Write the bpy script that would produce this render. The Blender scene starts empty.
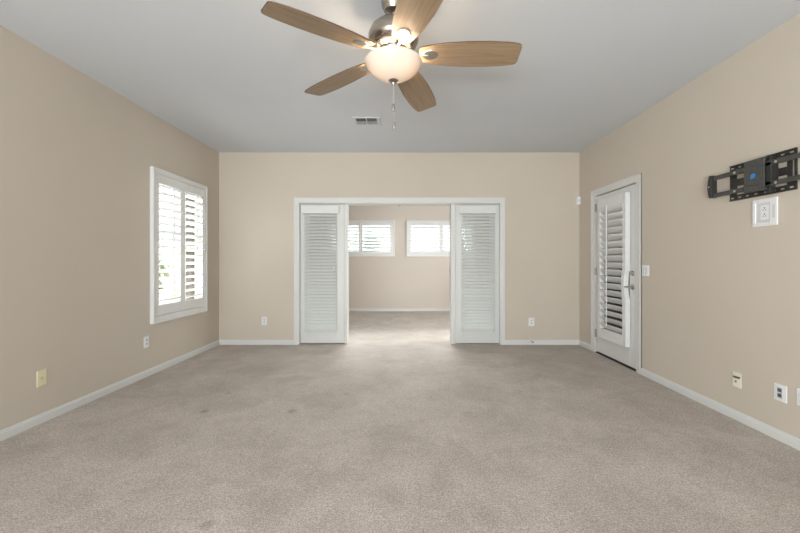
import bpy, bmesh, math, random
from mathutils import Vector, Matrix

random.seed(7)
SC = bpy.context.scene
COL = SC.collection

# ------------------------------------------------------------------ camera, sky, daylight, exposure
CAMZ = 1.18
cam_d = bpy.data.cameras.new('camera')
cam_d.sensor_width = 36.0
cam_d.lens = 378.0 * 36.0 / 800.0
cam_d.shift_x = -6.5 / 800.0
cam_d.shift_y = -4.4 / 800.0
cam_d.clip_start = 0.05
cam = bpy.data.objects.new('camera', cam_d)
cam.location = (0.066, 0, CAMZ)
cam.rotation_euler = (math.pi / 2, 0, 0)
COL.objects.link(cam)
SC.camera = cam

world = bpy.data.worlds.new('sky')
SC.world = world
world.use_nodes = True
wn = world.node_tree.nodes
wn['Background'].inputs['Color'].default_value = (0.93, 0.97, 1.0, 1)
wn['Background'].inputs['Strength'].default_value = 0.46


def daylight_fill(name, loc, rot, sx, sy, watts, color=(1, 1, 1)):
    l = bpy.data.lights.new(name, 'AREA')
    l.shape = 'RECTANGLE'
    l.size, l.size_y = sx, sy
    l.energy = watts
    l.color = color
    o = bpy.data.objects.new(name, l)
    o.location = loc
    o.rotation_euler = rot
    COL.objects.link(o)
    return o


# daylight lamps: area lights added outside the windows to brighten both rooms
daylight_fill('rear_fill', (-.9, -3.35, 1.25), (math.radians(90), 0, math.radians(-24)), 3.0, 2.1, 96, (0.97, 0.985, 1.0))  # added area lamp outside the unseen rear window, fills the room
daylight_fill('ceiling_fill', (-.6, -3.75, -.05), (math.radians(125), 0, math.radians(-15)), 3.4, 1.2, 190, (0.98, 0.985, 1.0))  # added lamp tilted upwards behind the camera to brighten the ceiling
daylight_fill('sunroom_side_fill', (2.536 + .35, 6.62, 1.5), (0, math.radians(90), 0), 1.3, 1.7, 54, (1.0, 0.98, 0.97))  # added lamp outside the unseen side window, brightens the sun room
daylight_fill('carpet_fill', (-.05, 12.3, 3.15), (math.radians(-108), 0, 0), 4.0, 1.0, 1050, (1.0, 0.99, 0.98))  # added lamp above the far windows, lights the carpet near the opening
daylight_fill('ceiling_corner_fill', (-3.45, 4.45, -.10), (0, math.radians(-142), 0), 1.0, 2.0, 70, (1.0, 1.0, 1.0))  # added lamp low outside the tall shutter, brightens the ceiling corner
sun_d = bpy.data.lights.new('sun', 'SUN')
sun_d.energy = 6.0
sun_d.angle = math.radians(1.0)
sun_d.color = (1.0, 0.975, 0.94)
sun = bpy.data.objects.new('sun', sun_d)
sun.rotation_euler = Vector((1.0, .10, -1.05)).to_track_quat('-Z', 'Y').to_euler()
COL.objects.link(sun)

SC.view_settings.view_transform = 'Standard'
SC.view_settings.look = 'None'
SC.view_settings.gamma = 1.0
SC.view_settings.use_curve_mapping = False
SC.view_settings.exposure = 1.42
SC.cycles.use_denoising = True
SC.cycles.max_bounces = 12
SC.cycles.diffuse_bounces = 6
SC.cycles.transparent_max_bounces = 16
SC.cycles.sample_clamp_indirect = 6.0
SC.cycles.caustics_reflective = False
SC.cycles.caustics_refractive = False

# ------------------------------------------------------------------ dimensions
XL, XR = -2.614, 2.536        # side walls
YB, YF = 5.40, 5.60           # wall with the wide opening (near face, far face)
YR = -3.0                     # wall behind the camera
YS = 9.08                     # far wall of the sun room
SXL, SXR = -2.614, 2.536          # sun room side walls
H = 2.745
WT = 0.12


# ------------------------------------------------------------------ materials
def mat(name, color=(.8, .8, .8), rough=.5, metal=0.0, spec=None):
    m = bpy.data.materials.new(name)
    m.use_nodes = True
    b = m.node_tree.nodes['Principled BSDF']
    b.inputs['Base Color'].default_value = (*color, 1)
    b.inputs['Roughness'].default_value = rough
    b.inputs['Metallic'].default_value = metal
    if spec is not None:
        b.inputs['Specular IOR Level'].default_value = spec
    return m


def nodes(m):
    return m.node_tree.nodes, m.node_tree.links, m.node_tree.nodes['Principled BSDF']


def noise_mat(name, c1, c2, scale, rough=.6, bump=0.0, bscale=None, bdist=.002, detail=4, coord='Object', stretch=(1, 1, 1), lo=.35, hi=.65, metal=0.0):
    m = mat(name, c1, rough, metal)
    N, L, b = nodes(m)
    tc = N.new('ShaderNodeTexCoord')
    mp = N.new('ShaderNodeMapping')
    mp.inputs['Scale'].default_value = stretch
    L.new(tc.outputs[coord], mp.inputs['Vector'])
    nz = N.new('ShaderNodeTexNoise')
    nz.inputs['Scale'].default_value = scale
    nz.inputs['Detail'].default_value = detail
    L.new(mp.outputs['Vector'], nz.inputs['Vector'])
    cr = N.new('ShaderNodeValToRGB')
    cr.color_ramp.elements[0].position = lo
    cr.color_ramp.elements[1].position = hi
    cr.color_ramp.elements[0].color = (*c1, 1)
    cr.color_ramp.elements[1].color = (*c2, 1)
    L.new(nz.outputs['Fac'], cr.inputs['Fac'])
    L.new(cr.outputs['Color'], b.inputs['Base Color'])
    if bump:
        n2 = N.new('ShaderNodeTexNoise')
        n2.inputs['Scale'].default_value = bscale or scale
        n2.inputs['Detail'].default_value = 3
        L.new(tc.outputs[coord], n2.inputs['Vector'])
        bp = N.new('ShaderNodeBump')
        bp.inputs['Strength'].default_value = bump
        bp.inputs['Distance'].default_value = bdist
        L.new(n2.outputs['Fac'], bp.inputs['Height'])
        L.new(bp.outputs['Normal'], b.inputs['Normal'])
    return m


M = {}
M['wall'] = noise_mat('beige_wall_paint', (.562, .502, .429), (.576, .516, .442), 1.3, .75, .12, 160, .0015)
M['wall_sun'] = noise_mat('pale_wall_paint', (.615, .558, .505), (.630, .573, .520), 1.3, .75, .12, 160, .0015)
M['ceiling'] = noise_mat('white_ceiling_paint', (.585, .612, .652), (.600, .627, .667), 1.0, .85, .15, 120, .002)
M['trim'] = noise_mat('white_trim_paint', (.655, .659, .653), (.670, .674, .668), 3.0, .38)
M['shutter'] = noise_mat('white_shutter_paint', (.710, .713, .713), (.725, .728, .728), 3.0, .35)
M['blind'] = noise_mat('white_blind_slat', (.640, .648, .645), (.655, .663, .660), 4.0, .4)
M['plastic'] = noise_mat('white_plastic', (.78, .78, .79), (.80, .80, .81), 5.0, .3)
M['plastic_grey'] = mat('pale_grey_plastic', (.62, .63, .65), .4)
M['cream'] = noise_mat('cream_plastic', (.74, .68, .46), (.76, .70, .48), 5.0, .35)
M['ivory'] = noise_mat('ivory_plastic', (.76, .73, .60), (.78, .75, .62), 5.0, .35)
M['dark'] = mat('dark_slot', (.02, .02, .02), .6)
M['charcoal'] = mat('charcoal_plastic', (.10, .10, .11), .5)
M['black_metal'] = noise_mat('black_powder_coat', (.020, .019, .018), (.032, .031, .029), 60, .42, .1, 400, .0005)
M['grey_metal'] = noise_mat('dark_grey_steel', (.050, .051, .048), (.070, .070, .066), 40, .38)
M['blue'] = mat('blue_emblem', (.02, .22, .62), .4)
M['bolt'] = mat('bright_bolt', (.75, .74, .70), .3, 1.0)
M['nickel'] = noise_mat('brushed_nickel', (.34, .31, .275), (.46, .42, .37), 14, .24, 0, stretch=(1, 1, 20), metal=1.0)
M['satin'] = noise_mat('satin_nickel', (.38, .36, .33), (.46, .44, .41), 30, .42, metal=1.0)
M['hinge'] = mat('dull_hinge_steel', (.30, .29, .27), .4, .9)
M['edge'] = mat('dark_blade_edge', (.10, .055, .030), .5)
M['concrete'] = noise_mat('patio_concrete', (.42, .40, .37), (.50, .48, .44), 3, .8)
M['block'] = noise_mat('stucco_block', (.66, .60, .53), (.72, .66, .58), 6, .85)
M['brown'] = noise_mat('dark_brown_paint', (.045, .036, .030), (.06, .05, .04), 6, .7)
M['bark'] = noise_mat('bark', (.14, .10, .07), (.24, .18, .13), 18, .9)
M['leaf'] = noise_mat('green_leaf', (.16, .24, .12), (.34, .44, .24), 9, .6)
M['leaf2'] = noise_mat('blue_green_leaf', (.14, .22, .18), (.30, .40, .34), 9, .6)
M['rubber'] = mat('white_rubber', (.70, .70, .68), .6)


def make_glass():
    m = bpy.data.materials.new('window_glass')
    m.use_nodes = True
    N, L = m.node_tree.nodes, m.node_tree.links
    N.remove(N['Principled BSDF'])
    t = N.new('ShaderNodeBsdfTransparent')
    t.inputs['Color'].default_value = (.93, .95, .94, 1)
    g = N.new('ShaderNodeBsdfGlossy')
    g.inputs['Roughness'].default_value = .02
    lw = N.new('ShaderNodeLayerWeight')
    lw.inputs['Blend'].default_value = .5
    pw = N.new('ShaderNodeMath')
    pw.operation = 'POWER'
    L.new(lw.outputs['Facing'], pw.inputs[0])
    pw.inputs[1].default_value = 5.0
    fr = N.new('ShaderNodeMath')
    fr.operation = 'MULTIPLY_ADD'
    L.new(pw.outputs[0], fr.inputs[0])
    fr.inputs[1].default_value = .55
    fr.inputs[2].default_value = .03
    mx = N.new('ShaderNodeMixShader')
    L.new(fr.outputs[0], mx.inputs['Fac'])
    L.new(t.outputs['BSDF'], mx.inputs[1])
    L.new(g.outputs['BSDF'], mx.inputs[2])
    L.new(mx.outputs['Shader'], N['Material Output'].inputs['Surface'])
    return m


M['glass'] = make_glass()


def make_bowl():
    m = mat('alabaster_glass', (.80, .75, .69), .25)
    N, L, b = nodes(m)
    tr = N.new('ShaderNodeBsdfTranslucent')
    tr.inputs['Color'].default_value = (.95, .84, .72, 1)
    tc = N.new('ShaderNodeTexCoord')
    nz = N.new('ShaderNodeTexNoise')
    nz.inputs['Scale'].default_value = 9
    nz.inputs['Distortion'].default_value = 1.5
    L.new(tc.outputs['Object'], nz.inputs['Vector'])
    cr = N.new('ShaderNodeValToRGB')
    cr.color_ramp.elements[0].color = (.62, .50, .40, 1)
    cr.color_ramp.elements[1].color = (.70, .60, .51, 1)
    L.new(nz.outputs['Fac'], cr.inputs['Fac'])
    L.new(cr.outputs['Color'], tr.inputs['Color'])
    mx = N.new('ShaderNodeMixShader')
    mx.inputs['Fac'].default_value = .24
    L.new(b.outputs['BSDF'], mx.inputs[1])
    L.new(tr.outputs['BSDF'], mx.inputs[2])
    L.new(mx.outputs['Shader'], N['Material Output'].inputs['Surface'])
    return m


M['bowl'] = make_bowl()


def make_bulb():
    m = mat('lit_bulb', (1, .9, .8), .5)
    b = m.node_tree.nodes['Principled BSDF']
    b.inputs['Emission Color'].default_value = (1.0, .80, .58, 1)
    b.inputs['Emission Strength'].default_value = 95
    return m


M['bulb'] = make_bulb()


def make_wood():
    m = mat('light_oak_blade', (.45, .3, .17), .42)
    N, L, b = nodes(m)
    tc = N.new('ShaderNodeTexCoord')
    mp = N.new('ShaderNodeMapping')
    mp.inputs['Scale'].default_value = (1.6, 22, 22)
    L.new(tc.outputs['Object'], mp.inputs['Vector'])
    n1 = N.new('ShaderNodeTexNoise')
    n1.inputs['Scale'].default_value = 2.4
    n1.inputs['Detail'].default_value = 7
    n1.inputs['Distortion'].default_value = .6
    L.new(mp.outputs['Vector'], n1.inputs['Vector'])
    cr = N.new('ShaderNodeValToRGB')
    cr.color_ramp.elements[0].position = .3
    cr.color_ramp.elements[1].position = .72
    cr.color_ramp.elements[0].color = (.22, .148, .085, 1)
    cr.color_ramp.elements[1].color = (.34, .24, .155, 1)
    L.new(n1.outputs['Fac'], cr.inputs['Fac'])
    L.new(cr.outputs['Color'], b.inputs['Base Color'])
    return m


M['wood'] = make_wood()


def make_carpet():
    m = mat('beige_carpet', (.45, .39, .34), .95, spec=.15)
    N, L, b = nodes(m)
    tc = N.new('ShaderNodeTexCoord')
    co = tc.outputs['Object']

    def noise(scale, detail=3, rough=.5, dist=0.0):
        n = N.new('ShaderNodeTexNoise')
        n.inputs['Scale'].default_value = scale
        n.inputs['Detail'].default_value = detail
        n.inputs['Roughness'].default_value = rough
        n.inputs['Distortion'].default_value = dist
        L.new(co, n.inputs['Vector'])
        return n.outputs['Fac']

    def ramp(fac, a, c, lo, hi):
        r = N.new('ShaderNodeValToRGB')
        r.color_ramp.elements[0].position = lo
        r.color_ramp.elements[1].position = hi
        r.color_ramp.elements[0].color = (*a, 1)
        r.color_ramp.elements[1].color = (*c, 1)
        L.new(fac, r.inputs['Fac'])
        return r.outputs['Color']

    def mixc(kind, fac, a, c):
        x = N.new('ShaderNodeMix')
        x.data_type = 'RGBA'
        x.blend_type = kind
        if isinstance(fac, float):
            x.inputs['Factor'].default_value = fac
        else:
            L.new(fac, x.inputs['Factor'])
        for s, v in (('A', a), ('B', c)):
            sock = [i for i in x.inputs if i.name == s and i.type == 'RGBA'][0]
            if isinstance(v, tuple):
                sock.default_value = (*v, 1)
            else:
                L.new(v, sock)
        return [o for o in x.outputs if o.type == 'RGBA'][0]

    fibre = ramp(noise(140, 3, .75), (.216, .186, .166), (.750, .670, .606), .30, .70)
    tuft = ramp(noise(55, 3, .6), (.80, .79, .78), (1.12, 1.12, 1.12), .3, .7)
    c = mixc('MULTIPLY', 1.0, fibre, tuft)
    wear = ramp(noise(2.2, 5, .6, .5), (.90, .885, .87), (1.13, 1.135, 1.135), .36, .68)
    c = mixc('MULTIPLY', 1.0, c, wear)
    wear2 = ramp(noise(7.5, 4, .6, 1.2), (.94, .933, .926), (1.025, 1.025, 1.025), .40, .60)
    c = mixc('MULTIPLY', 1.0, c, wear2)
    # small round dents left by furniture feet
    for (dx, dy, dr) in ((-1.53, 2.99, .035), (-.838, 2.99, .042), (-1.54, 3.40, .025), (-.475, 3.39, .025), (-.829, 1.694, .035)):
        d = N.new('ShaderNodeVectorMath')
        d.operation = 'DISTANCE'
        d.inputs[1].default_value = (dx, dy, 0)
        L.new(co, d.inputs[0])
        w = N.new('ShaderNodeMath')
        w.operation = 'MULTIPLY_ADD'
        L.new(noise(30, 2), w.inputs[0])
        w.inputs[1].default_value = .05
        L.new(d.outputs['Value'], w.inputs[2])
        k = N.new('ShaderNodeMapRange')
        k.inputs['From Min'].default_value = dr + .01
        k.inputs['From Max'].default_value = dr + .03
        k.inputs['To Min'].default_value = .9
        k.inputs['To Max'].default_value = 0
        L.new(w.outputs[0], k.inputs['Value'])
        c = mixc('MULTIPLY', k.outputs['Result'], c, (.72, .68, .64))
    L.new(c, b.inputs['Base Color'])
    bp = N.new('ShaderNodeBump')
    bp.inputs['Strength'].default_value = .55
    bp.inputs['Distance'].default_value = .006
    L.new(noise(150, 3, .7), bp.inputs['Height'])
    L.new(bp.outputs['Normal'], b.inputs['Normal'])
    try:
        b.inputs['Sheen Weight'].default_value = .15
        b.inputs['Sheen Roughness'].default_value = .6
    except KeyError:
        pass
    return m


M['carpet'] = make_carpet()


# ------------------------------------------------------------------ mesh builder
class MB:
    def __init__(self, T=None):
        self.v, self.f = [], []
        self.T = T or (lambda p: p)

    def add(self, vs, fs):
        n = len(self.v)
        self.v += [Vector(self.T(tuple(p))) for p in vs]
        self.f += [[i + n for i in f] for f in fs]
        return self

    def box(self, x0, x1, y0, y1, z0, z1):
        vs = [(x, y, z) for z in (z0, z1) for y in (y0, y1) for x in (x0, x1)]
        return self.add(vs, [(0, 1, 3, 2), (4, 6, 7, 5), (0, 4, 5, 1), (2, 3, 7, 6), (0, 2, 6, 4), (1, 5, 7, 3)])

    def obox(self, c, s, R):
        vs = []
        for z in (-1, 1):
            for y in (-1, 1):
                for x in (-1, 1):
                    p = R @ Vector((x * s[0] / 2, y * s[1] / 2, z * s[2] / 2)) + Vector(c)
                    vs.append(tuple(p))
        return self.add(vs, [(0, 1, 3, 2), (4, 6, 7, 5), (0, 4, 5, 1), (2, 3, 7, 6), (0, 2, 6, 4), (1, 5, 7, 3)])

    def tube(self, pts, r, n=12):
        pts = [Vector(p) for p in pts]
        rs = r if isinstance(r, (list, tuple)) else [r] * len(pts)
        vs, fs = [], []
        u = None
        for i, p in enumerate(pts):
            t = (pts[min(i + 1, len(pts) - 1)] - pts[max(i - 1, 0)]).normalized()
            if u is None:
                u = t.orthogonal().normalized()
            u = (u - t * u.dot(t)).normalized()
            w = t.cross(u)
            for k in range(n):
                a = 2 * math.pi * k / n
                vs.append(tuple(p + (u * math.cos(a) + w * math.sin(a)) * rs[i]))
        for i in range(len(pts) - 1):
            for k in range(n):
                fs.append((i * n + k, i * n + (k + 1) % n, (i + 1) * n + (k + 1) % n, (i + 1) * n + k))
        fs.append(tuple(range(n)))
        fs.append(tuple((len(pts) - 1) * n + k for k in range(n)))
        return self.add(vs, fs)

    def lathe(self, prof, c=(0, 0, 0), n=48, R=None):
        """prof: list of (r, z) going along the outline; revolved around z"""
        vs, fs = [], []
        R = R or Matrix.Identity(3)
        for (r, z) in prof:
            for k in range(n):
                a = 2 * math.pi * k / n
                vs.append(tuple(R @ Vector((max(r, 1e-4) * math.cos(a), max(r, 1e-4) * math.sin(a), z)) + Vector(c)))
        for i in range(len(prof) - 1):
            for k in range(n):
                fs.append((i * n + k, i * n + (k + 1) % n, (i + 1) * n + (k + 1) % n, (i + 1) * n + k))
        fs.append(tuple(range(n)))
        fs.append(tuple((len(prof) - 1) * n + k for k in range(n)))
        return self.add(vs, fs)

    def prism(self, poly, d0, d1, place):
        """poly of (a, b) extruded from d0 to d1; place(a, b, d) -> point"""
        n = len(poly)
        vs = [place(a, b, d0) for a, b in poly] + [place(a, b, d1) for a, b in poly]
        fs = [tuple(range(n)), tuple(range(2 * n - 1, n - 1, -1))]
        fs += [(i, (i + 1) % n, n + (i + 1) % n, n + i) for i in range(n)]
        return self.add(vs, fs)

    def build(self, name, material, parent=None, bevel=0.0, smooth=False, origin=None, seg=2):
        me = bpy.data.meshes.new(name)
        o = bpy.data.objects.new(name, me)
        org = Vector((0, 0, 0))
        if parent is not None:
            q = parent
            while q is not None:
                org += q.location
                q = q.parent
        elif origin is not None:
            org = Vector(origin)
            o.location = org
        bm = bmesh.new()
        bv = [bm.verts.new(p - org) for p in self.v]
        for f in self.f:
            try:
                bm.faces.new([bv[i] for i in f])
            except ValueError:
                pass
        bmesh.ops.recalc_face_normals(bm, faces=bm.faces)
        if smooth:
            for f in bm.faces:
                f.smooth = True
            for e in bm.edges:
                if len(e.link_faces) == 2 and e.calc_face_angle(0) > math.radians(38):
                    e.smooth = False
        bm.to_mesh(me)
        bm.free()
        me.materials.append(material)
        COL.objects.link(o)
        if parent is not None:
            o.parent = parent
        if bevel:
            b = o.modifiers.new('bevel', 'BEVEL')
            b.width = bevel
            b.segments = seg
            b.limit_method = 'ANGLE'
            b.angle_limit = math.radians(40)
        return o


def thing(name, label, cat, loc, group=None):
    o = bpy.data.objects.new(name, None)
    o.empty_display_size = .1
    o.location = loc
    COL.objects.link(o)
    return tag(o, label, cat, group)


def tag(o, label, cat, group=None):
    o['label'] = label
    o['category'] = cat
    if group:
        o['group'] = group
    return o


def struct(o):
    o['kind'] = 'structure'
    return o


def on_right(y0, z0):      # u to the viewer's right (towards the camera), v up, w out of the wall
    return lambda p: (XR - p[2], y0 - p[0], z0 + p[1])


def on_left(y0, z0):
    return lambda p: (XL + p[2], y0 + p[0], z0 + p[1])


def on_back(x0, z0, yb=YB):
    return lambda p: (x0 + p[0], yb - p[2], z0 + p[1])


# ------------------------------------------------------------------ the shell
def wall_boxes(mb, axis, a0, a1, t0, t1, z0, z1, holes):
    """wall along 'axis' from a0 to a1, thickness t0..t1, with holes (h0, h1, hz0, hz1)"""
    def put(b0, b1, c0, c1):
        if b1 - b0 < 1e-6 or c1 - c0 < 1e-6:
            return
        if axis == 'x':
            mb.box(b0, b1, t0, t1, c0, c1)
        else:
            mb.box(t0, t1, b0, b1, c0, c1)
    a = a0
    for (h0, h1, hz0, hz1) in sorted(holes):
        put(a, h0, z0, z1)
        put(h0, h1, z0, hz0)
        put(h0, h1, hz1, z1)
        a = h1
    put(a, a1, z0, z1)


# openings
W1 = (3.965, 4.998, .615, 2.115)            # left window (Y range, Z range)
FW1 = (-1.785, -.275, 1.378, 2.113)          # sun room windows (X range, Z range)
FW2 = (.123, 1.670, 1.378, 2.113)
DR = (4.046, 4.956, 0.0, 2.055)             # right door rough opening
OP = (-1.485, 1.424, 0.0, 2.035)            # wide opening

floor = MB().box(XL - WT, XR + WT, YR - WT, YF, -.10, 0).box(SXL - WT, SXR + WT, YF, YS + WT, -.10, 0)
struct(floor.build('floor', M['carpet']))
struct(MB().box(SXL - WT, SXR + WT, YR - WT, YS + WT, H, H + .12).build('ceiling', M['ceiling']))

m = MB(); wall_boxes(m, 'y', YR - WT, YB, XL - WT, XL, 0, H, [W1]); struct(m.build('wall_left', M['wall']))
m = MB(); wall_boxes(m, 'y', YR - WT, YB, XR, XR + WT, 0, H, [DR]); struct(m.build('wall_right', M['wall']))
m = MB(); wall_boxes(m, 'x', SXL - WT, SXR + WT, YB, YF, 0, H, [OP]); struct(m.build('wall_back', M['wall']))
m = MB(); wall_boxes(m, 'x', XL, XR, YR - WT, YR, 0, H, [(-2.0, 2.0, .06, 2.35)]); struct(m.build('wall_rear', M['wall']))
m = MB(); wall_boxes(m, 'x', SXL - WT, SXR + WT, YS, YS + WT, 0, H, [FW1, FW2]); struct(m.build('wall_sunroom_far', M['wall_sun']))
m = MB(); wall_boxes(m, 'y', YF, YS, SXL - WT, SXL, 0, H, []); struct(m.build('wall_sunroom_left', M['wall_sun']))
m = MB(); wall_boxes(m, 'y', YF, YS, SXR, SXR + WT, 0, H, [(5.85, 7.4, .85, 2.15)]); struct(m.build('wall_sunroom_right', M['wall_sun']))

# baseboards: stepped profile
BBH, BBT = .069, .014


def baseboard(name, pts):
    """straight run from pts[0] to pts[1], inward normal pts[2]"""
    (x0, y0), (x1, y1), (nx, ny) = pts
    poly = [(0, 0), (BBT, 0), (BBT, BBH * .72), (BBT * .72, BBH * .80), (BBT * .62, BBH * .93), (BBT * .25, BBH), (0, BBH)]
    mb = MB()
    n = len(poly)
    vs = [(x0 + nx * a, y0 + ny * a, b + .001) for a, b in poly] + [(x1 + nx * a, y1 + ny * a, b + .001) for a, b in poly]
    fs = [tuple(range(n)), tuple(range(2 * n - 1, n - 1, -1))] + [(i, (i + 1) % n, n + (i + 1) % n, n + i) for i in range(n)]
    mb.add(vs, fs)
    return struct(mb.build(name, M['trim']))


baseboard('baseboard_left', ((XL, YR), (XL, YB), (1, 0)))
baseboard('baseboard_right', ((XR, YR), (XR, 3.972), (-1, 0)))
baseboard('baseboard_right', ((XR, 5.033), (XR, YB), (-1, 0)))
baseboard('baseboard_back', ((XL, YB), (-1.540, YB), (0, -1)))
baseboard('baseboard_back', ((1.471, YB), (XR, YB), (0, -1)))
baseboard('baseboard_rear', ((XL, YR), (-2.06, YR), (0, 1)))
baseboard('baseboard_sunroom', ((SXL, YS), (SXR, YS), (0, -1)))
baseboard('baseboard_sunroom', ((SXL, YF), (SXL, YS), (1, 0)))
baseboard('baseboard_sunroom', ((SXR, YF), (SXR, YS), (-1, 0)))


# casings
def casing(name, T, u0, u1, v1, w, t, v0=0.0, bottom=False):
    mb = MB(T)
    for k, (ins, th) in enumerate(((0, t), (w * .28, t * 1.45))):    # two steps: flat, raised outer band
        ww = w if k == 0 else w * .45
        mb.box(u0, u0 + ww, v0, v1 - ww, 0, th)
        mb.box(u1 - ww, u1, v0, v1 - ww, 0, th)
        mb.box(u0, u1, v1 - ww, v1, 0, th)
        if bottom:
            mb.box(u0 + ww, u1 - ww, v0, v0 + ww, 0, th)
    return struct(mb.build(name, M['trim'], bevel=.002))


casing('trim_1', on_back(0, .001), -1.540, 1.471, 2.100, .072, .012)
m = MB()                                                             # jamb lining of the wide opening
m.box(-1.485, -1.463, YB + .001, YF - .001, 0.001, 2.017).box(1.403, 1.423, YB + .001, YF - .001, .001, 2.017)
m.box(-1.485, 1.423, YB + .001, YF - .001, 2.017, 2.034)
jamb = struct(m.build('trim_2', M['trim'], bevel=.002))
m = MB().box(-.828, -.792, 5.450, YF - .001, .001, 2.017).box(.706, .775, 5.450, YF - .001, .001, 2.017)
struct(m.build('trim_3', M['trim'], bevel=.003))
MB().box(-.06, -.02, 5.555, 5.575, 2.011, 2.0175).box(-.046, -.034, 5.552, 5.566, 2.006, 2.012).build('strike_plate', M['hinge'], jamb)
m = MB()                                                             # far side casing
m.box(-1.55, -1.47, YF, YF + .014, .001, 2.02).box(1.43, 1.51, YF, YF + .014, .001, 2.02).box(-1.55, 1.51, YF, YF + .014, 2.02, 2.10)
struct(m.build('trim_4', M['trim'], bevel=.002))


# ------------------------------------------------------------------ French door panels and their blinds
def glazed_leaf(name, x0, x1, y0, y1, z0, z1, st_l, st_r, rail_b, rail_t):
    mb = MB()
    mb.box(x0, x0 + st_l, y0, y1, z0, z1).box(x1 - st_r, x1, y0, y1, z0, z1)
    mb.box(x0 + st_l, x1 - st_r, y0, y1, z0, z0 + rail_b).box(x0 + st_l, x1 - st_r, y0, y1, z1 - rail_t, z1)
    b = .014                                                           # glazing bead
    for yy0, yy1 in ((y0 - .006, y0 + .004), (y1 - .004, y1 + .006)):
        mb.box(x0 + st_l - b, x0 + st_l + .004, yy0, yy1, z0 + rail_b - b, z1 - rail_t + b)
        mb.box(x1 - st_r - .004, x1 - st_r + b, yy0, yy1, z0 + rail_b - b, z1 - rail_t + b)
        mb.box(x0 + st_l, x1 - st_r, yy0, yy1, z0 + rail_b - b, z0 + rail_b + .004)
        mb.box(x0 + st_l, x1 - st_r, yy0, yy1, z1 - rail_t - .004, z1 - rail_t + b)
    o = struct(mb.build(name, M['trim'], bevel=.003))
    yc = (y0 + y1) / 2
    MB().box(x0 + st_l - .004, x1 - st_r + .004, yc - .003, yc + .003, z0 + rail_b - .004, z1 - rail_t + .004).build('glass_pane', M['glass'], o)
    return o


glazed_leaf('door_1', -1.462, -.830, 5.450, 5.495, .012, 2.015, .118, .112, .225, .14)
glazed_leaf('door_2', .777, 1.402, 5.450, 5.495, .012, 2.015, .100, .128, .225, .14)
for name, x0, x1, hx in (('door_3', -1.545, -.800, -.806), ('door_4', .712, 1.455, .712)):
    o = glazed_leaf(name, x0, x1, 5.632, 5.674, .012, 2.010, .11, .11, .24, .13)
    for z in (.33, 1.06, 1.86):
        MB().tube([(hx, 5.617, z - .045), (hx, 5.617, z + .045)], .0065, 10).box(hx - .004, hx + .004, 5.617, 5.640, z - .045, z + .045).build('hinge', M['hinge'], o)
    kx = x0 + .06 if name == 'door_3' else x1 - .06
    MB().lathe([(.026, 0), (.026, .008), (.011, .012), (.011, .035), (.024, .045), (.027, .058), (.018, .068)], (kx, 5.674, .93), 20, Matrix.Rotation(-math.pi / 2, 3, 'X')).build('door_knob', M['satin'], o, smooth=True)


def slat_profile(w, t, bow, n=6):
    top = [(-w / 2 + w * i / n, bow * (1 - (2 * i / n - 1) ** 2) + t / 2) for i in range(n + 1)]
    bot = [(a, b - t) for a, b in reversed(top)]
    return top + bot


def blind(label, vx0, vx1, sx0, sx1, tassel_x, tassel_z, wand_x, tilt):
    t = thing('window_blind', label, 'blind', ((vx0 + vx1) / 2, 5.412, .19), 'white slatted blinds on the glazed side panels')
    # valance: front board flared towards the top, with returns at both ends
    mb = MB()
    y_f, y_b = 5.362, 5.447
    z0, z1 = 1.872, 1.984
    e = .010
    vs = [(vx0 + e, y_f + .012, z0), (vx1 - e, y_f + .012, z0), (vx1 - e, y_b, z0), (vx0 + e, y_b, z0),
          (vx0, y_f, z1), (vx1, y_f, z1), (vx1, y_b, z1), (vx0, y_b, z1)]
    mb.add(vs, [(0, 1, 2, 3), (4, 7, 6, 5), (0, 4, 5, 1), (1, 5, 6, 2), (2, 6, 7, 3), (3, 7, 4, 0)])
    mb.build('valance', M['blind'], t, bevel=.004)
    # slats
    n = 36
    zt, zb = 1.850, .232
    prof = slat_profile(.050, .0028, .004)
    c, s = math.cos(tilt), math.sin(tilt)
    mb = MB()
    for i in range(n):
        z = zt + (zb - zt) * i / (n - 1)
        mb.prism(prof, sx0, sx1, lambda a, b, d, z=z: (d, 5.412 + a * c - b * s, z + a * s + b * c))
    mb.build('slat_panel', M['blind'], t, smooth=True)
    MB().box(sx0, sx1, 5.390, 5.434, .192, .208).build('bottom_rail', M['blind'], t, bevel=.004)
    for x in (sx0 + .075, sx1 - .075):
        m2 = MB()
        for dy in (-.0255, .0255):
            m2.tube([(x, 5.412 + dy, .205), (x, 5.412 + dy, 1.872)], .0011, 6)
        m2.build('ladder_cord', M['blind'], t)
    cord = MB().tube([(tassel_x, 5.378, 1.872), (tassel_x, 5.378, tassel_z)], .0014, 6).build('lift_cord', M['blind'], t)
    MB().lathe([(.003, .03), (.005, .02), (.009, -.022), (.007, -.03)], (tassel_x, 5.378, tassel_z), 14).build('tassel', M['plastic'], cord, smooth=True)
    MB().tube([(wand_x, 5.381, 1.872), (wand_x, 5.381, 1.10)], .0035, 6).build('tilt_wand', M['plastic_grey'], t)


blind('white slatted blind on glazed panel close to the shuttered window, short cord tassel halfway down', -1.430, -.896, -1.398, -.936, -.968, 1.10, -1.350, math.radians(50))
blind('white slatted blind on glazed panel nearer the exterior door, cord tassel down at its hem', .811, 1.350, .852, 1.334, 1.292, .19, .905, math.radians(50))


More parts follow.
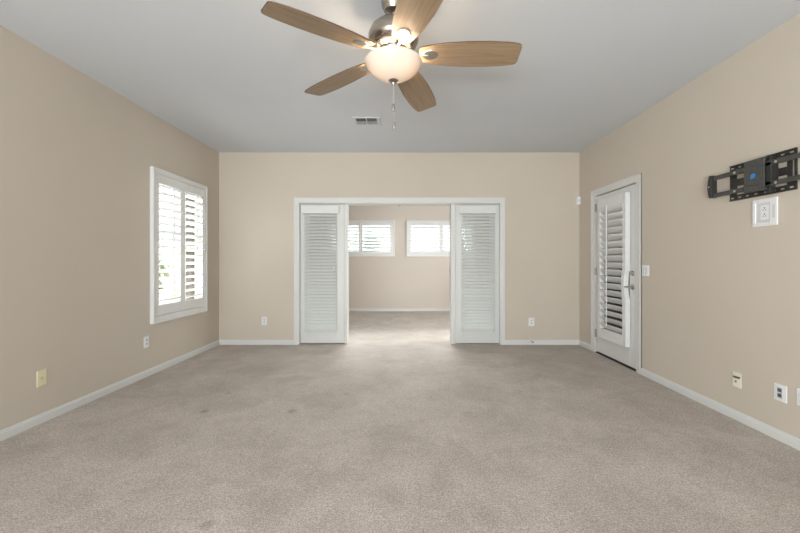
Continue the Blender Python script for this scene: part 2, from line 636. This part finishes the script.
# ------------------------------------------------------------------ windows and plantation shutters
def window_unit(name, T, u0, u1, v0, v1, meeting):
    """sash frame set back in the wall; w negative goes outwards"""
    fr = .032
    mb = MB(T)
    mb.box(u0, u0 + fr, v0, v1, -.100, -.050).box(u1 - fr, u1, v0, v1, -.100, -.050)
    mb.box(u0 + fr, u1 - fr, v0, v0 + fr, -.100, -.050).box(u0 + fr, u1 - fr, v1 - fr, v1, -.100, -.050)
    o = struct(mb.build(name, M['trim'], bevel=.003))
    if meeting == 'h':
        vm = (v0 + v1) / 2
        MB(T).box(u0 + fr, u1 - fr, vm - .022, vm + .022, -.095, -.055).build('meeting_rail', M['trim'], o)
    elif meeting == 'v':
        um = (u0 + u1) / 2
        MB(T).box(um - .022, um + .022, v0 + fr, v1 - fr, -.095, -.055).build('meeting_rail', M['trim'], o)
    MB(T).box(u0 + fr, u1 - fr, v0 + fr, v1 - fr, -.078, -.072).build('glass_pane', M['glass'], o)
    return o


def shutter(T, label, loc, fu0, fu1, fv0, fv1, frame_w, bottom_w, rails, tilt, pitch, rod_side, mirror_hinge=False, group=None):
    t = thing('plantation_shutter', label, 'shutter', loc, group)
    mb = MB(T)
    th = .034
    mb.box(fu0, fu0 + frame_w, fv0, fv1, .001, th).box(fu1 - frame_w, fu1, fv0, fv1, .001, th)
    mb.box(fu0 + frame_w, fu1 - frame_w, fv1 - frame_w, fv1, .001, th).box(fu0 + frame_w, fu1 - frame_w, fv0, fv0 + bottom_w, .001, th)
    # raised outer bead
    b = frame_w * .35
    mb.box(fu0, fu0 + b, fv0, fv1, th, th + .008).box(fu1 - b, fu1, fv0, fv1, th, th + .008)
    mb.box(fu0 + b, fu1 - b, fv1 - b, fv1, th, th + .008).box(fu0 + b, fu1 - b, fv0, fv0 + b, th, th + .008)
    mb.build('shutter_frame', M['shutter'], t, bevel=.003)
    iu0, iu1 = fu0 + frame_w + .003, fu1 - frame_w - .003
    iv0, iv1 = fv0 + bottom_w + .003, fv1 - frame_w - .003
    um = (iu0 + iu1) / 2
    for k, (a, bb) in enumerate(((iu0, um - .0015), (um + .0015, iu1))):
        st = .045
        rb, rt = rails
        p = MB(T)
        p.box(a, a + st, iv0, iv1, .004, .032).box(bb - st, bb, iv0, iv1, .004, .032)
        p.box(a + st, bb - st, iv0, iv0 + rb, .004, .032).box(a + st, bb - st, iv1 - rt, iv1, .004, .032)
        po = p.build('shutter_panel', M['shutter'], t, bevel=.003)
        n = max(3, int(round((iv1 - rt - iv0 - rb) / pitch)))
        pp = (iv1 - rt - iv0 - rb) / n
        lw = pp * 1.16
        prof = []
        for i in range(16):
            an = 2 * math.pi * i / 16
            prof.append((lw / 2 * math.cos(an), .0055 * math.sin(an)))
        c, s = math.cos(tilt), math.sin(tilt)
        l = MB(T)
        for i in range(n):
            vz = iv0 + rb + pp * (i + .5)
            # a runs out of the wall: positive a = room side
            l.prism(prof, a + st + .002, bb - st - .002, lambda q, r, d, vz=vz: (d, vz + q * s + r * c, .018 + q * c - r * s))
        l.build('slat_panel', M['shutter'], po, smooth=True)
        ur = a + (bb - a) * rod_side
        wr = .018 + lw / 2 * c + .006
        dv = lw / 2 * s
        MB(T).box(ur - .0065, ur + .0065, iv0 + rb + pp * .5 + dv - .01, iv1 - rt - pp * .5 + dv + .01, wr - .004, wr + .008).build('tilt_rod', M['shutter'], po, bevel=.003)
    for ue in (fu0 + frame_w, fu1 - frame_w):
        for vv in ((iv0 * .85 + iv1 * .15), (iv0 * .5 + iv1 * .5), (iv0 * .15 + iv1 * .85)):
            MB(T).tube([(ue, vv - .022, th + .004), (ue, vv + .022, th + .004)], .004, 8).box(ue - .012, ue + .012, vv - .022, vv + .022, th - .003, th + .002).build('hinge', M['shutter'], t)
    return t


TL = on_left(0, 0)
window_unit('window_1', TL, W1[0], W1[1], W1[2], W1[3], 'h')
shutter(TL, 'tall white two-panel plantation shutter on beige side wall beside the corner', (XL, 4.5, .53), 3.943, 5.016, .530, 2.182, .055, .075, (.11, .095), math.radians(22), .080, .5)
TF = on_back(0, 0, YS)
window_unit('window_2', TF, FW1[0], FW1[1], FW1[2], FW1[3], 'v')
window_unit('window_3', TF, FW2[0], FW2[1], FW2[2], FW2[3], 'v')
shutter(TF, 'low wide white shutter high on sunroom wall, on the side of the big shuttered window', (-1.03, YS, 1.33), -1.840, -.220, 1.310, 2.178, .058, .062, (.058, .058), math.radians(-26), .076, .5, group='small shutters high on the sunroom wall')
shutter(TF, 'low wide white shutter high on sunroom wall, on the side of the exterior door', (.90, YS, 1.33), .068, 1.725, 1.310, 2.178, .058, .062, (.058, .058), math.radians(-26), .076, .5, group='small shutters high on the sunroom wall')
window_unit('added_window', lambda p: (SXR - p[2], p[0], p[1]), 5.85, 7.4, .85, 2.15, 'v')  # unseen window, added to let extra light into the sun room
window_unit('window_5', lambda p: (p[0], YR + p[2], p[1]), -2.0, 2.0, .06, 2.35, 'v')

# ------------------------------------------------------------------ exterior door on the right wall, with its shutter
casing('trim_5', lambda p: (XR - p[2], p[0], p[1] + .001), 3.970, 5.036, 2.118, .078, .012)
m = MB()
m.box(XR + .001, XR + WT - .001, 4.047, 4.065, .001, 2.04).box(XR + .001, XR + WT - .001, 4.937, 4.955, .001, 2.04)
m.box(XR + .001, XR + WT - .001, 4.047, 4.955, 2.037, 2.054)
struct(m.build('trim_6', M['trim']))
struct(MB().box(XR + .002, XR + WT, 4.065, 4.937, .0005, .012).build('trim_7', M['dark']))     # threshold
dx0, dx1 = XR + .006, XR + .050                                            # slab
dy0, dy1, dz0, dz1 = 4.069, 4.932, .024, 2.028
g = MB()
g.box(dx0, dx1, dy0, dy0 + .13, dz0, dz1).box(dx0, dx1, dy1 - .13, dy1, dz0, dz1)
g.box(dx0, dx1, dy0 + .13, dy1 - .13, dz0, dz0 + .26).box(dx0, dx1, dy0 + .13, dy1 - .13, dz1 - .15, dz1)
door = struct(g.build('door_5', M['trim'], bevel=.003))
MB().box(dx0 + .018, dx0 + .026, dy0 + .125, dy1 - .125, dz0 + .255, dz1 - .145).build('glass_pane', M['glass'], door)
for z in (.255, 1.06, 1.885):
    MB().tube([(XR - .004, 4.935, z - .05), (XR - .004, 4.935, z + .05)], .008, 10).box(XR - .003, XR + .003, 4.921, 4.949, z - .05, z + .05).build('hinge', M['hinge'], door)
# shutter box: frame with a scooped near stile that clears the lever
S_y0, S_y1, S_z0, S_z1 = 4.167, 4.772, .240, 1.955
S_p0, S_p1 = XR - .001, XR - .056                                            # from the slab out into the room
zc, nr, nd = .925, .150, .034                                                # scoop centre, half height, depth
sw = .064
edge = [(S_y0, S_z0), (S_y0 + sw, S_z0), (S_y0 + sw, zc - nr * 1.15)]
for i in range(0, 13):                                                       # inner side bulges round the scoop
    a = math.pi * i / 12
    edge.append((S_y0 + sw + .028 * math.sin(a), zc - nr * 1.15 * math.cos(a)))
edge += [(S_y0 + sw, S_z1), (S_y0, S_z1), (S_y0, zc + nr)]
for i in range(1, 16):
    a = math.pi * i / 16
    edge.append((S_y0 + nd * math.sin(a) ** .8, zc + nr * math.cos(a)))
edge.append((S_y0, zc - nr))
sh = MB()
sh.prism(edge, S_p0, S_p1, lambda a, b, d: (d, a, b))
sh.box(S_p1, S_p0, S_y1 - .055, S_y1, S_z0, S_z1)
sh.box(S_p1, S_p0, S_y0 + sw, S_y1 - .055, S_z0, S_z0 + .115).box(S_p1, S_p0, S_y0 + sw, S_y1 - .055, S_z1 - .115, S_z1)
shut = sh.build('shutter', M['shutter'], door, bevel=.004)
lz0, lz1 = S_z0 + .115, S_z1 - .115
nl = 18
pp = (lz1 - lz0) / nl
lw = pp * 1.27
tl = math.radians(46)
c, s = math.cos(tl), math.sin(tl)
prof = [(lw / 2 * math.cos(2 * math.pi * i / 16), .006 * math.sin(2 * math.pi * i / 16)) for i in range(16)]
l = MB()
xs = XR - .034
for i in range(nl):
    vz = lz0 + pp * (i + .5)
    ya = S_y0 + sw + .002
    if abs(vz - zc) < nr * 1.1:
        ya += .028 * math.sqrt(max(0, 1 - ((vz - zc) / (nr * 1.15)) ** 2)) + .002
    l.prism(prof, ya, S_y1 - .057, lambda q, r, d, vz=vz: (xs - q * c + r * s, d, vz + q * s + r * c))
l.build('slat_panel', M['shutter'], shut, smooth=True)
MB().box(xs - lw / 2 * c - .014, xs - lw / 2 * c - .003, 4.520, 4.533, lz0 + .05, lz1 + .02).build('tilt_rod', M['shutter'], shut, bevel=.003)
# lever handle and deadbolt
RX = Matrix.Rotation(-math.pi / 2, 3, 'Y')                                   # lathe axis towards the room (-X)
hy = 4.138
lev = MB().lathe([(.030, 0), (.030, .006), (.026, .010), (.011, .013), (.011, .050), (.008, .055)], (dx0, hy, .905), 28, RX)
lev.tube([(dx0 - .046, hy - .004, .905), (dx0 - .050, hy + .03, .906), (dx0 - .052, hy + .07, .904), (dx0 - .050, hy + .108, .898)], [.010, .0085, .007, .006], 12)
lev.build('lever_handle', M['satin'], door, smooth=True)
MB().lathe([(.027, 0), (.027, .007), (.023, .012), (.012, .014), (.012, .020)], (dx0, hy, 1.058), 28, RX).box(dx0 - .034, dx0 - .018, hy - .004, hy + .004, 1.040, 1.076).build('deadbolt', M['satin'], door, smooth=True)


# ------------------------------------------------------------------ ceiling fan
FX, FY, FZ = -.0120, 2.2700, 2.414


def build_fan():
    t = thing('ceiling_fan', 'brushed nickel ceiling fan with five light oak blades and lit glass bowl', 'ceiling fan', (FX, FY, H))
    P = lambda prof: [(r, FZ + z) for r, z in prof]
    c0 = (FX, FY, 0)
    MB().lathe([(.002, H - .001), (.074, H - .001), (.074, H - .012), (.070, H - .035), (.055, H - .062), (.030, H - .072), (.002, H - .072)], c0, 48).build('canopy', M['nickel'], t, smooth=True)
    MB().lathe([(.002, H - .06), (.013, H - .06), (.013, FZ + .19), (.002, FZ + .19)], c0, 20).build('downrod', M['nickel'], t, smooth=True)
    MB().lathe(P([(.002, .215), (.030, .215), (.062, .208), (.105, .190), (.136, .160), (.150, .125), (.150, .095), (.140, .074), (.128, .064),
                  (.130, .055), (.122, .046), (.100, .032), (.002, .032)]), c0, 64).build('motor_housing', M['nickel'], t, smooth=True)
    MB().lathe(P([(.002, .034), (.088, .034), (.092, .022), (.086, .006), (.070, .000), (.060, -.008), (.002, -.008)]), c0, 56).build('switch_housing', M['nickel'], t, smooth=True)
    # bowl: open at the top, real glass thickness
    outer = [(.010, -.132), (.030, -.130), (.060, -.121), (.092, -.104), (.122, -.081), (.146, -.054), (.161, -.030), (.168, -.014), (.171, -.006), (.169, -.001)]
    inner = [(.164, -.002), (.160, -.014), (.153, -.030), (.139, -.052), (.116, -.077), (.088, -.098), (.058, -.115), (.030, -.123), (.010, -.125)]
    sq = lambda pr: [(rr, -.146 + (z + .132) * .88) for rr, z in pr]
    outer, inner = sq(outer), sq(inner)
    bowl = MB().lathe(P(outer + inner), c0, 72).build('glass_bowl', M['bowl'], t, smooth=True)
    MB().lathe(P([(.004, -.002), (.005, -.130), (.002, -.132)]), c0, 12).build('fitter_rod', M['nickel'], t)
    fin = MB().lathe(P([(.002, -.135), (.030, -.136), (.032, -.142), (.025, -.149), (.013, -.153), (.014, -.162), (.009, -.171), (.002, -.172)]), c0, 28).build('finial', M['nickel'], t, smooth=True)
    for k in range(3):
        a = math.radians(210 + 120 * k)
        bx, by = FX + .080 * math.cos(a), FY + .080 * math.sin(a)
        MB().lathe([(.002, FZ - .016), (.014, FZ - .018), (.014, FZ - .038), (.002, FZ - .040)], (bx, by, 0), 16).build('lamp_socket', M['plastic'], t)
        MB().lathe([(.010, FZ - .040), (.013, FZ - .046), (.021, FZ - .058), (.022, FZ - .068), (.017, FZ - .080), (.003, FZ - .086)], (bx, by, 0), 20).build('bulb', M['bulb'], t, smooth=True)
    # pull chains with fobs
    for (ox, oy, zt, zb) in ((-.002, -.006, -.170, -.292), (.003, .004, -.170, -.395)):
        mb = MB()
        z = zt
        while z > zb:
            mb.lathe([(.0003, .0021), (.0018, .0012), (.0022, 0), (.0018, -.0012), (.0003, -.0021)], (FX + ox, FY + oy, FZ + z), 8)
            z -= .0046
        mb.tube([(FX + ox, FY + oy, FZ + zt), (FX + ox, FY + oy, FZ + zb)], .0008, 6)
        ch = mb.build('pull_chain', M['bolt'], t)
        MB().lathe([(.002, .007), (.007, .004), (.0085, -.008), (.0085, -.034), (.006, -.039), (.002, -.040)], (FX + ox, FY + oy, FZ + zb), 14).build('chain_fob', M['hinge'], ch, smooth=True)
    # blades
    L0, L1 = .155, .752
    prof = []
    ctl = [(L0, .040), (.165, .054), (.20, .066), (.25, .077), (.32, .087), (.44, .095), (.56, .096), (.66, .091), (.71, .084), (.735, .078), (.747, .069), (L1, .055)]

    def half(x):
        for (xa, ya), (xb, yb) in zip(ctl, ctl[1:]):
            if xa <= x <= xb:
                u = (x - xa) / (xb - xa)
                return ya + (yb - ya) * u
        return ctl[-1][1]
    top = [(x, half(x)) for x, _ in ctl]
    outline = [(x, -y) for x, y in top] + [(x, y) for x, y in reversed(top)]
    me_blade = me_edge = me_arm = me_disc = None
    th0 = math.radians(-.8)
    tilt = Matrix.Rotation(math.radians(-2.0), 3, 'X') @ Matrix.Rotation(math.radians(-.7), 3, 'Y')
    for k in range(5):
        a = th0 + k * 2 * math.pi / 5
        if me_blade is None:
            ob = MB().prism(outline, -.0035, .0035, lambda x, y, d: (x, y, d)).build('blade', M['wood'], None, bevel=.0015)
            me_blade = ob.data
            sub = []
            # dark edge band
            n = len(outline)
            e = MB()
            off = []
            cx = sum(p[0] for p in outline) / n
            for (x, y) in outline:
                v = Vector((x - cx, y))
                v2 = v + v.normalized() * .0012
                off.append((cx + v2.x, v2.y))
            e.add([(x, y, z) for z in (-.0032, .0032) for x, y in off], [(i, (i + 1) % n, n + (i + 1) % n, n + i) for i in range(n)])
            sub.append(e.build('edge_band', M['edge'], ob))
            # blade iron: round medallion under the root and arm to the hub
            d = MB()
            d.lathe([(.002, -.0075), (.020, -.0085), (.031, -.0075), (.034, -.0035), (.002, -.0030)], (.240, 0, 0), 36)
            d.v = [Vector((.218 + (p.x - .240) * 1.36, p.y * 1.12, p.z)) for p in d.v]
            d.tube([(.085, 0, .004), (.13, 0, -.004), (.150, 0, -.0070), (.18, 0, -.0075), (.205, 0, -.006)], [.008, .007, .0065, .006, .006], 10)
            sub.append(d.build('blade_iron', M['satin'], ob, smooth=True))
        else:
            ob0 = ob
            ob = ob0.copy()
            COL.objects.link(ob)
            nsub = []
            for q in sub:
                q2 = q.copy()
                COL.objects.link(q2)
                q2.parent = ob
                nsub.append(q2)
            sub = nsub
        ob.parent = t
        ob.location = (0, 0, FZ + .012 - H)
        ob.rotation_euler = (tilt @ Matrix.Rotation(a, 3, 'Z') @ Matrix.Rotation(math.radians(1.0), 3, 'Y') @ Matrix.Rotation(math.radians(-12), 3, 'X')).to_euler()
    return t


build_fan()

# ------------------------------------------------------------------ ceiling vent
t = thing('ceiling_vent', 'white ceiling air vent with two dark louvred halves beyond the fan', 'vent', (-.385, 4.18, H))
vx0, vx1, vy0, vy1 = -.515, -.220, 4.065, 4.315
m = MB()
zf0, zf1 = H - .010, H - .001
b = .028
m.box(vx0, vx1, vy0, vy0 + b, zf0, zf1).box(vx0, vx1, vy1 - b, vy1, zf0, zf1)
m.box(vx0, vx0 + b, vy0 + b, vy1 - b, zf0, zf1).box(vx1 - b * 1.4, vx1, vy0 + b, vy1 - b, zf0, zf1)
vm = (vx0 + vx1 - .01) / 2
m.box(vm - .007, vm + .007, vy0 + b, vy1 - b, zf0, zf1)
m.build('vent_frame', M['ceiling'], t, bevel=.003)
MB().box(vx0 + b, vx1 - b * 1.4, vy0 + b, vy1 - b, H - .0025, H - .0008).build('vent_duct', M['charcoal'], t)
for (a0, a1) in ((vx0 + b, vm - .007), (vm + .007, vx1 - b * 1.4)):
    l = MB()
    for i in range(8):
        x = a0 + (a1 - a0) * (i + .5) / 8
        l.obox((x, (vy0 + vy1) / 2 + .045, H - .007), (.011, vy1 - vy0 - 2 * b - .09, .0012), Matrix.Rotation(math.radians(35), 3, 'Y'))
    l.build('vent_louver', M['ceiling'], t)
MB().box(vx1 - .022, vx1 - .018, vy0 + .06, vy1 - .06, zf0 - .008, zf0).build('damper_lever', M['plastic_grey'], t)


# ------------------------------------------------------------------ wall plates
def outlet(T, loc, label, w=.072, h=.117, group=None, dark=False):
    t = thing('wall_outlet', label, 'outlet', loc, group)
    MB(T).box(-w / 2, w / 2, -h / 2, h / 2, .0005, .0065).build('cover_plate', M['plastic'], t, bevel=.003)
    if dark:
        o = MB(T).box(-.018, .018, -.035, .035, .0065, .0095).build('socket', M['plastic_grey'], t, bevel=.001)
        s = MB(T)
        for vy in (-.017, .017):
            s.box(-.013, .013, vy - .012, vy + .012, .0095, .0105)
        s.build('slot', M['charcoal'], o)
    else:
        for vy in (-.0205, .0205):
            poly = [(.0165 * math.cos(a) * (1 if abs(math.cos(a)) < .86 else .98), vy + .0145 * max(-.93, min(.93, math.sin(a) * 1.15))) for a in [2 * math.pi * i / 24 for i in range(24)]]
            o = MB(T).prism(poly, .0065, .0088, lambda a, b_, d: (a, b_, d)).build('socket', M['plastic_grey'], t)
            s = MB(T).box(-.0075, -.0055, vy - .003, vy + .006, .0088, .0092).box(.0055, .0075, vy - .003, vy + .006, .0088, .0092).box(-.0022, .0022, vy - .011, vy - .0065, .0088, .0092)
            s.build('slot', M['dark'], o)
    MB(T).lathe([(.0035, .0065), (.0035, .0078), (.001, .0082)], (0, 0, 0), 12).build('screw', M['plastic_grey'], t)
    return t


outlet(on_left(3.889, .359), (XL, 3.889, .359), 'white outlet low on beige wall under the shuttered window')
outlet(on_back(-1.964, .341), (-1.964, YB, .341), 'white outlet low on wall between room corner and glazed panel, on the shuttered window side')
outlet(on_back(1.850, .327), (1.850, YB, .327), 'white outlet low on wall above the small door stop', w=.080)
outlet(on_right(2.493, .318), (XR, 2.493, .318), 'white wall plate with dark double socket, low between ivory jack plate and photo edge', w=.086, h=.112, dark=True)
outlet(on_right(2.350, .333), (XR, 2.350, .333), 'white wall plate cut by the photo edge, low on the wall', w=.078, h=.110)

t = thing('jack_plate', 'cream jack plate alone on beige wall, low near the photo edge', 'wall plate', (XL, 2.773, .330))
T = on_left(2.773, .330)
MB(T).box(-.037, .037, -.060, .060, .0005, .0065).build('cover_plate', M['cream'], t, bevel=.003)
MB(T).lathe([(.0075, .0065), (.0075, .009), (.0045, .009), (.0045, .016), (.002, .016)], (0, 0, 0), 16).build('coaxial_jack', M['bolt'], t)
for v in (-.042, .042):
    MB(T).lathe([(.0035, .0065), (.0035, .0078), (.001, .0082)], (0, v, 0), 12).build('screw', M['ivory'], t)

t = thing('jack_plate', 'ivory jack plate with dark port, low on wall nearest the exterior door', 'wall plate', (XR, 2.821, .302))
T = on_right(2.821, .302)
MB(T).box(-.037, .037, -.056, .056, .0005, .0065).build('cover_plate', M['ivory'], t, bevel=.003)
MB(T).prism([(-.030, .024), (.028, .028), (.030, .018), (.024, .012), (-.026, .010), (-.031, .015)], .0065, .0085, lambda a, b_, d: (a, b_, d)).build('data_port', M['charcoal'], t)
MB(T).lathe([(.008, .0065), (.008, .009), (.0045, .009), (.0045, .014), (.002, .014)], (-.006, -.014, 0), 16).build('coaxial_jack', M['satin'], t)

t = thing('light_switch', 'white double light switch beside the exterior door handle', 'light switch', (XR, 3.900, 1.092))
T = on_right(3.900, 1.092)
MB(T).box(-.060, .060, -.058, .058, .0005, .0065).build('cover_plate', M['plastic'], t, bevel=.003)
for u in (-.024, .024):
    MB(T).prism([(-.034, .0065), (.034, .0065), (.034, .0085), (-.034, .0120)], u - .016, u + .016, lambda a, b_, d: (d, a, b_)).build('rocker', M['shutter'], t, bevel=.001)

t = thing('motion_sensor', 'small white motion sensor high on wall near the exterior door corner', 'sensor', (2.522, YB, 2.057))
T = on_back(2.522, 2.057)
MB(T).prism([(-.062, .001), (.062, .001), (.062, .024), (.045, .036), (-.035, .038), (-.062, .022)], -.034, .034, lambda a, b_, d: (d, a, b_)).build('sensor_body', M['plastic'], t, bevel=.006, seg=3)
MB(T).box(-.022, .022, -.030, .020, .036, .0395).build('sensor_lens', M['plastic_grey'], t, bevel=.002)

t = thing('door_stop', 'small spring door stop with dark tip on the baseboard', 'door stop', (1.845, YB - BBT, .05))
sp = []
for i in range(120):
    a = i / 119 * 2 * math.pi * 10
    sp.append((1.845 + .006 * math.cos(a), YB - BBT - .008 - .062 * i / 119, .052 + .006 * math.sin(a)))
MB().lathe([(.011, 0), (.011, .006), (.006, .010)], (1.845, YB - BBT, .052), 16, Matrix.Rotation(math.pi / 2, 3, 'X')).build('base_plate', M['satin'], t)
MB().tube(sp, .0014, 6).build('spring', M['satin'], t, smooth=True)
MB().lathe([(.004, 0), (.0095, .002), (.0095, .012), (.006, .015)], (1.845, YB - BBT - .068, .052), 16, Matrix.Rotation(math.pi / 2, 3, 'X')).build('rubber_tip', M['charcoal'], t)

# recessed television power box
t = thing('media_outlet_box', 'white recessed power outlet box under the black television mount', 'outlet', (XR, 2.600, 1.522))
T = on_right(2.600, 1.522)
w, h = .089, .094
m = MB(T)
m.box(-w, -w + .022, -h, h, .0005, .010).box(w - .050, w, -h, h, .0005, .010)
m.box(-w + .022, w - .050, -h, -h + .026, .0005, .010).box(-w + .022, w - .050, h - .026, h, .0005, .010)
m.build('box_frame', M['plastic'], t, bevel=.002)
MB(T).box(-w + .022, w - .050, -h + .026, h - .026, .0005, .003).build('back_plate', M['plastic_grey'], t)
uc = (-w + .022 + w - .050) / 2 + .012
o = MB(T).box(uc - .030, uc + .030, -.050, .050, .003, .006).build('socket', M['plastic'], t, bevel=.001)
s = MB(T)
for vy in (-.022, .020):
    s.box(uc - .0115, uc - .0075, vy - .008, vy + .002, .006, .0068).box(uc + .0075, uc + .0115, vy - .008, vy + .002, .006, .0068)
    s.lathe([(.005, .006), (.005, .0068), (.001, .0068)], (uc, vy + .011, 0), 10)
s.build('slot', M['charcoal'], o)
MB(T).box(w - .030, w - .012, -.045, .045, .010, .0115).build('cable_cover', M['plastic_grey'], t, bevel=.001)
for (u, v) in ((-.045, h - .012), (.030, h - .012), (-.045, -h + .012), (.030, -h + .012)):
    MB(T).lathe([(.0035, .010), (.0035, .0115), (.001, .012)], (u, v, 0), 10).build('screw', M['plastic_grey'], t)

# ------------------------------------------------------------------ television wall mount
t = thing('television_mount', 'black articulated television wall mount with folded arms and blue emblem', 'tv mount', (XR, 2.61, 1.772))
T = on_right(2.646, 1.772)             # u = 2.736 - Y
hw, hh = .246, .132
T0 = T
T = lambda p: T0((p[0] + .016, p[1], p[2]))


def slotted_rail(mb, u0, u1, v0, v1, w0, w1, slots, sl, sh_):
    vc = (v0 + v1) / 2
    mb.box(u0, u1, v0, vc - sh_ / 2, w0, w1).box(u0, u1, vc + sh_ / 2, v1, w0, w1)
    a = u0
    for s in slots:
        mb.box(a, s - sl / 2, vc - sh_ / 2, vc + sh_ / 2, w0, w1)
        a = s + sl / 2
    mb.box(a, u1, vc - sh_ / 2, vc + sh_ / 2, w0, w1)


m = MB(T)
slots = [-.226, -.165, -.103, -.035, .038, .096, .154, .213]
slotted_rail(m, -hw, hw, hh - .040, hh, .002, .010, slots, .030, .011)
slotted_rail(m, -hw, hw, -hh, -hh + .040, .002, .010, slots, .030, .011)
m.box(-hw, -hw + .055, -hh + .04, hh - .04, .002, .010)
m.box(hw - .014, hw, -hh + .04, hh - .04, .002, .010).box(hw - .060, hw - .030, -hh + .04, hh - .04, .002, .010)
m.box(hw - .030, hw - .014, -hh + .04, -.062, .002, .010).box(hw - .030, hw - .014, .062, hh - .04, .002, .010)
m.box(-hw + .055, hw - .060, -.026, .026, .002, .012)
m.box(-.09, .10, -hh + .04, hh - .04, .002, .012)
# turned-in lips stiffen the plate
m.box(-hw, hw, hh - .003, hh, .010, .018).box(-hw, hw, -hh, -hh + .003, .010, .018)
m.build('wall_plate', M['black_metal'], t, bevel=.0015)
T = T0
m = MB(T).box(.075, .150, -.080, .075, .012, .062).box(.095, .130, -.125, .125, .012, .050)
m.build('pivot_block', M['black_metal'], t, bevel=.003)
cp = MB(T)
cp.box(-.040, .112, -.104, .116, .066, .074).box(-.040, .112, .104, .116, .040, .066).box(-.040, .112, -.104, -.092, .040, .066)
cpo = cp.build('center_plate', M['grey_metal'], t, bevel=.003)
cv = MB(T).box(-.006, .100, -.060, .066, .074, .079).build('cover_panel', M['grey_metal'], cpo, bevel=.002)
MB(T).prism([(.016, -.014), (.046, -.014), (.058, .004), (.050, .018), (.030, .018), (.022, .010)], .079, .0805, lambda a, b_, d: (a, b_, d)).build('emblem', M['blue'], cv)
for side in (-1, 1):
    for v in (.066, -.070):
        a = MB(T)
        if side < 0:
            a.box(-.326, .010, v - .016, v + .016, .038, .060)
        else:
            a.box(.090, .490, v - .016, v + .016, .042, .062)
        ao = a.build('arm', M['grey_metal'], t, bevel=.004)
        ub = -.130 if side < 0 else .180
        MB(T).lathe([(.009, .060), (.009, .064), (.005, .066), (.001, .066)], (ub, v - .002, 0), 14).build('pivot_bolt', M['bolt'], ao)
    # end bracket, slightly bowed outwards
    u0 = -.326 if side < 0 else .490
    o_ = []
    for i in range(9):
        vv = -.088 + .176 * i / 8
        o_.append((u0 + side * (.020 + .016 * (1 - (vv / .088) ** 2)), vv))
    poly = o_ + [(u0 - side * .004, .088), (u0 - side * .004, -.088)]
    eb = MB(T).prism(poly, .030, .078, lambda a_, b_, d: (a_, b_, d)).build('end_bracket', M['black_metal'], t, bevel=.003)
    MB(T).lathe([(.006, .078), (.006, .081), (.001, .082)], (u0 + side * .018, .0, 0), 12).build('screw', M['bolt'], eb)

# ------------------------------------------------------------------ outside
struct(MB().box(-30, 30, -30, 40, -.30, -.16).build('ground', M['concrete']))
struct(MB().box(-6.6, -6.4, 1.0, 16.0, -.16, 1.75).build('wall_garden', M['block']))
struct(MB().box(-9, 9, 17.0, 17.2, -.16, 1.55).build('wall_yard', M['block']))
struct(MB().box(XR + WT + .01, 6.2, 2.2, 5.60, 2.45, 2.60).build('shade_roof', M['brown']))  # this roof and two walls are added to keep the door louver gaps dark
struct(MB().box(5.0, 5.2, 2.2, 5.60, -.16, 2.45).build('shade_wall', M['brown']))
struct(MB().box(XR + WT + .01, 5.0, 5.40, 5.60, -.16, 2.45).build('shade_wall_end', M['brown']))
t = thing('patio_post', 'dark post standing outside behind the tall shutter', 'post', (-3.62, 6.53, -.16))
MB().box(-3.70, -3.54, 6.45, 6.61, -.04, 2.9).build('post_shaft', M['brown'], t, bevel=.008)
MB().box(-3.74, -3.50, 6.41, 6.65, -.16, -.04).build('post_base', M['brown'], t, bevel=.008)


def leaf_cloud(mb, c, r, n, size):
    for _ in range(n):
        v = Vector((random.gauss(0, 1), random.gauss(0, 1), random.gauss(0, 1))).normalized() * (random.random() ** .45)
        p = Vector(c) + Vector((v.x * r[0], v.y * r[1], v.z * r[2]))
        a = Vector((random.gauss(0, 1), random.gauss(0, 1), random.gauss(0, 1))).normalized()
        b_ = a.orthogonal().normalized()
        s_ = size * random.uniform(.6, 1.3)
        q = a.cross(b_) * s_ * .12
        mb.add([tuple(p - a * s_), tuple(p - b_ * s_ * .42 + q), tuple(p + a * s_), tuple(p + b_ * s_ * .42 + q)], [(0, 1, 2, 3)])


def plant(name, label, cat, x, y, h, r, n, size, leafmat, trunk):
    t = thing(name, label, cat, (x, y, -.16))
    st = MB()
    base = -.16
    st.tube([(x, y, base), (x + .03, y, base + h * .3), (x - .02, y + .02, base + h * .62), (x, y, base + h * .8)], [trunk, trunk * .8, trunk * .55, trunk * .25], 10)
    for k in range(6):
        a = k * 1.05
        z0 = base + h * (.38 + .06 * k)
        st.tube([(x, y, z0), (x + r * .55 * math.cos(a), y + r * .55 * math.sin(a), z0 + h * .16)], [trunk * .45, trunk * .15], 8)
    st.build('trunk', M['bark'], t, smooth=True)
    lf = MB()
    leaf_cloud(lf, (x, y, base + h * .72), (r, r, h * .30), n, size)
    lf.build('crown', leafmat, t)


plant('shrub', 'green shrub outside seen low through the tall shutter', 'shrub', -4.9, 6.9, 1.6, .55, 420, .085, M['leaf'], .03)
plant('tree', 'distant green tree seen through the small sunroom shutter', 'tree', -1.35, 13.5, 2.55, .50, 380, .11, M['leaf2'], .05)
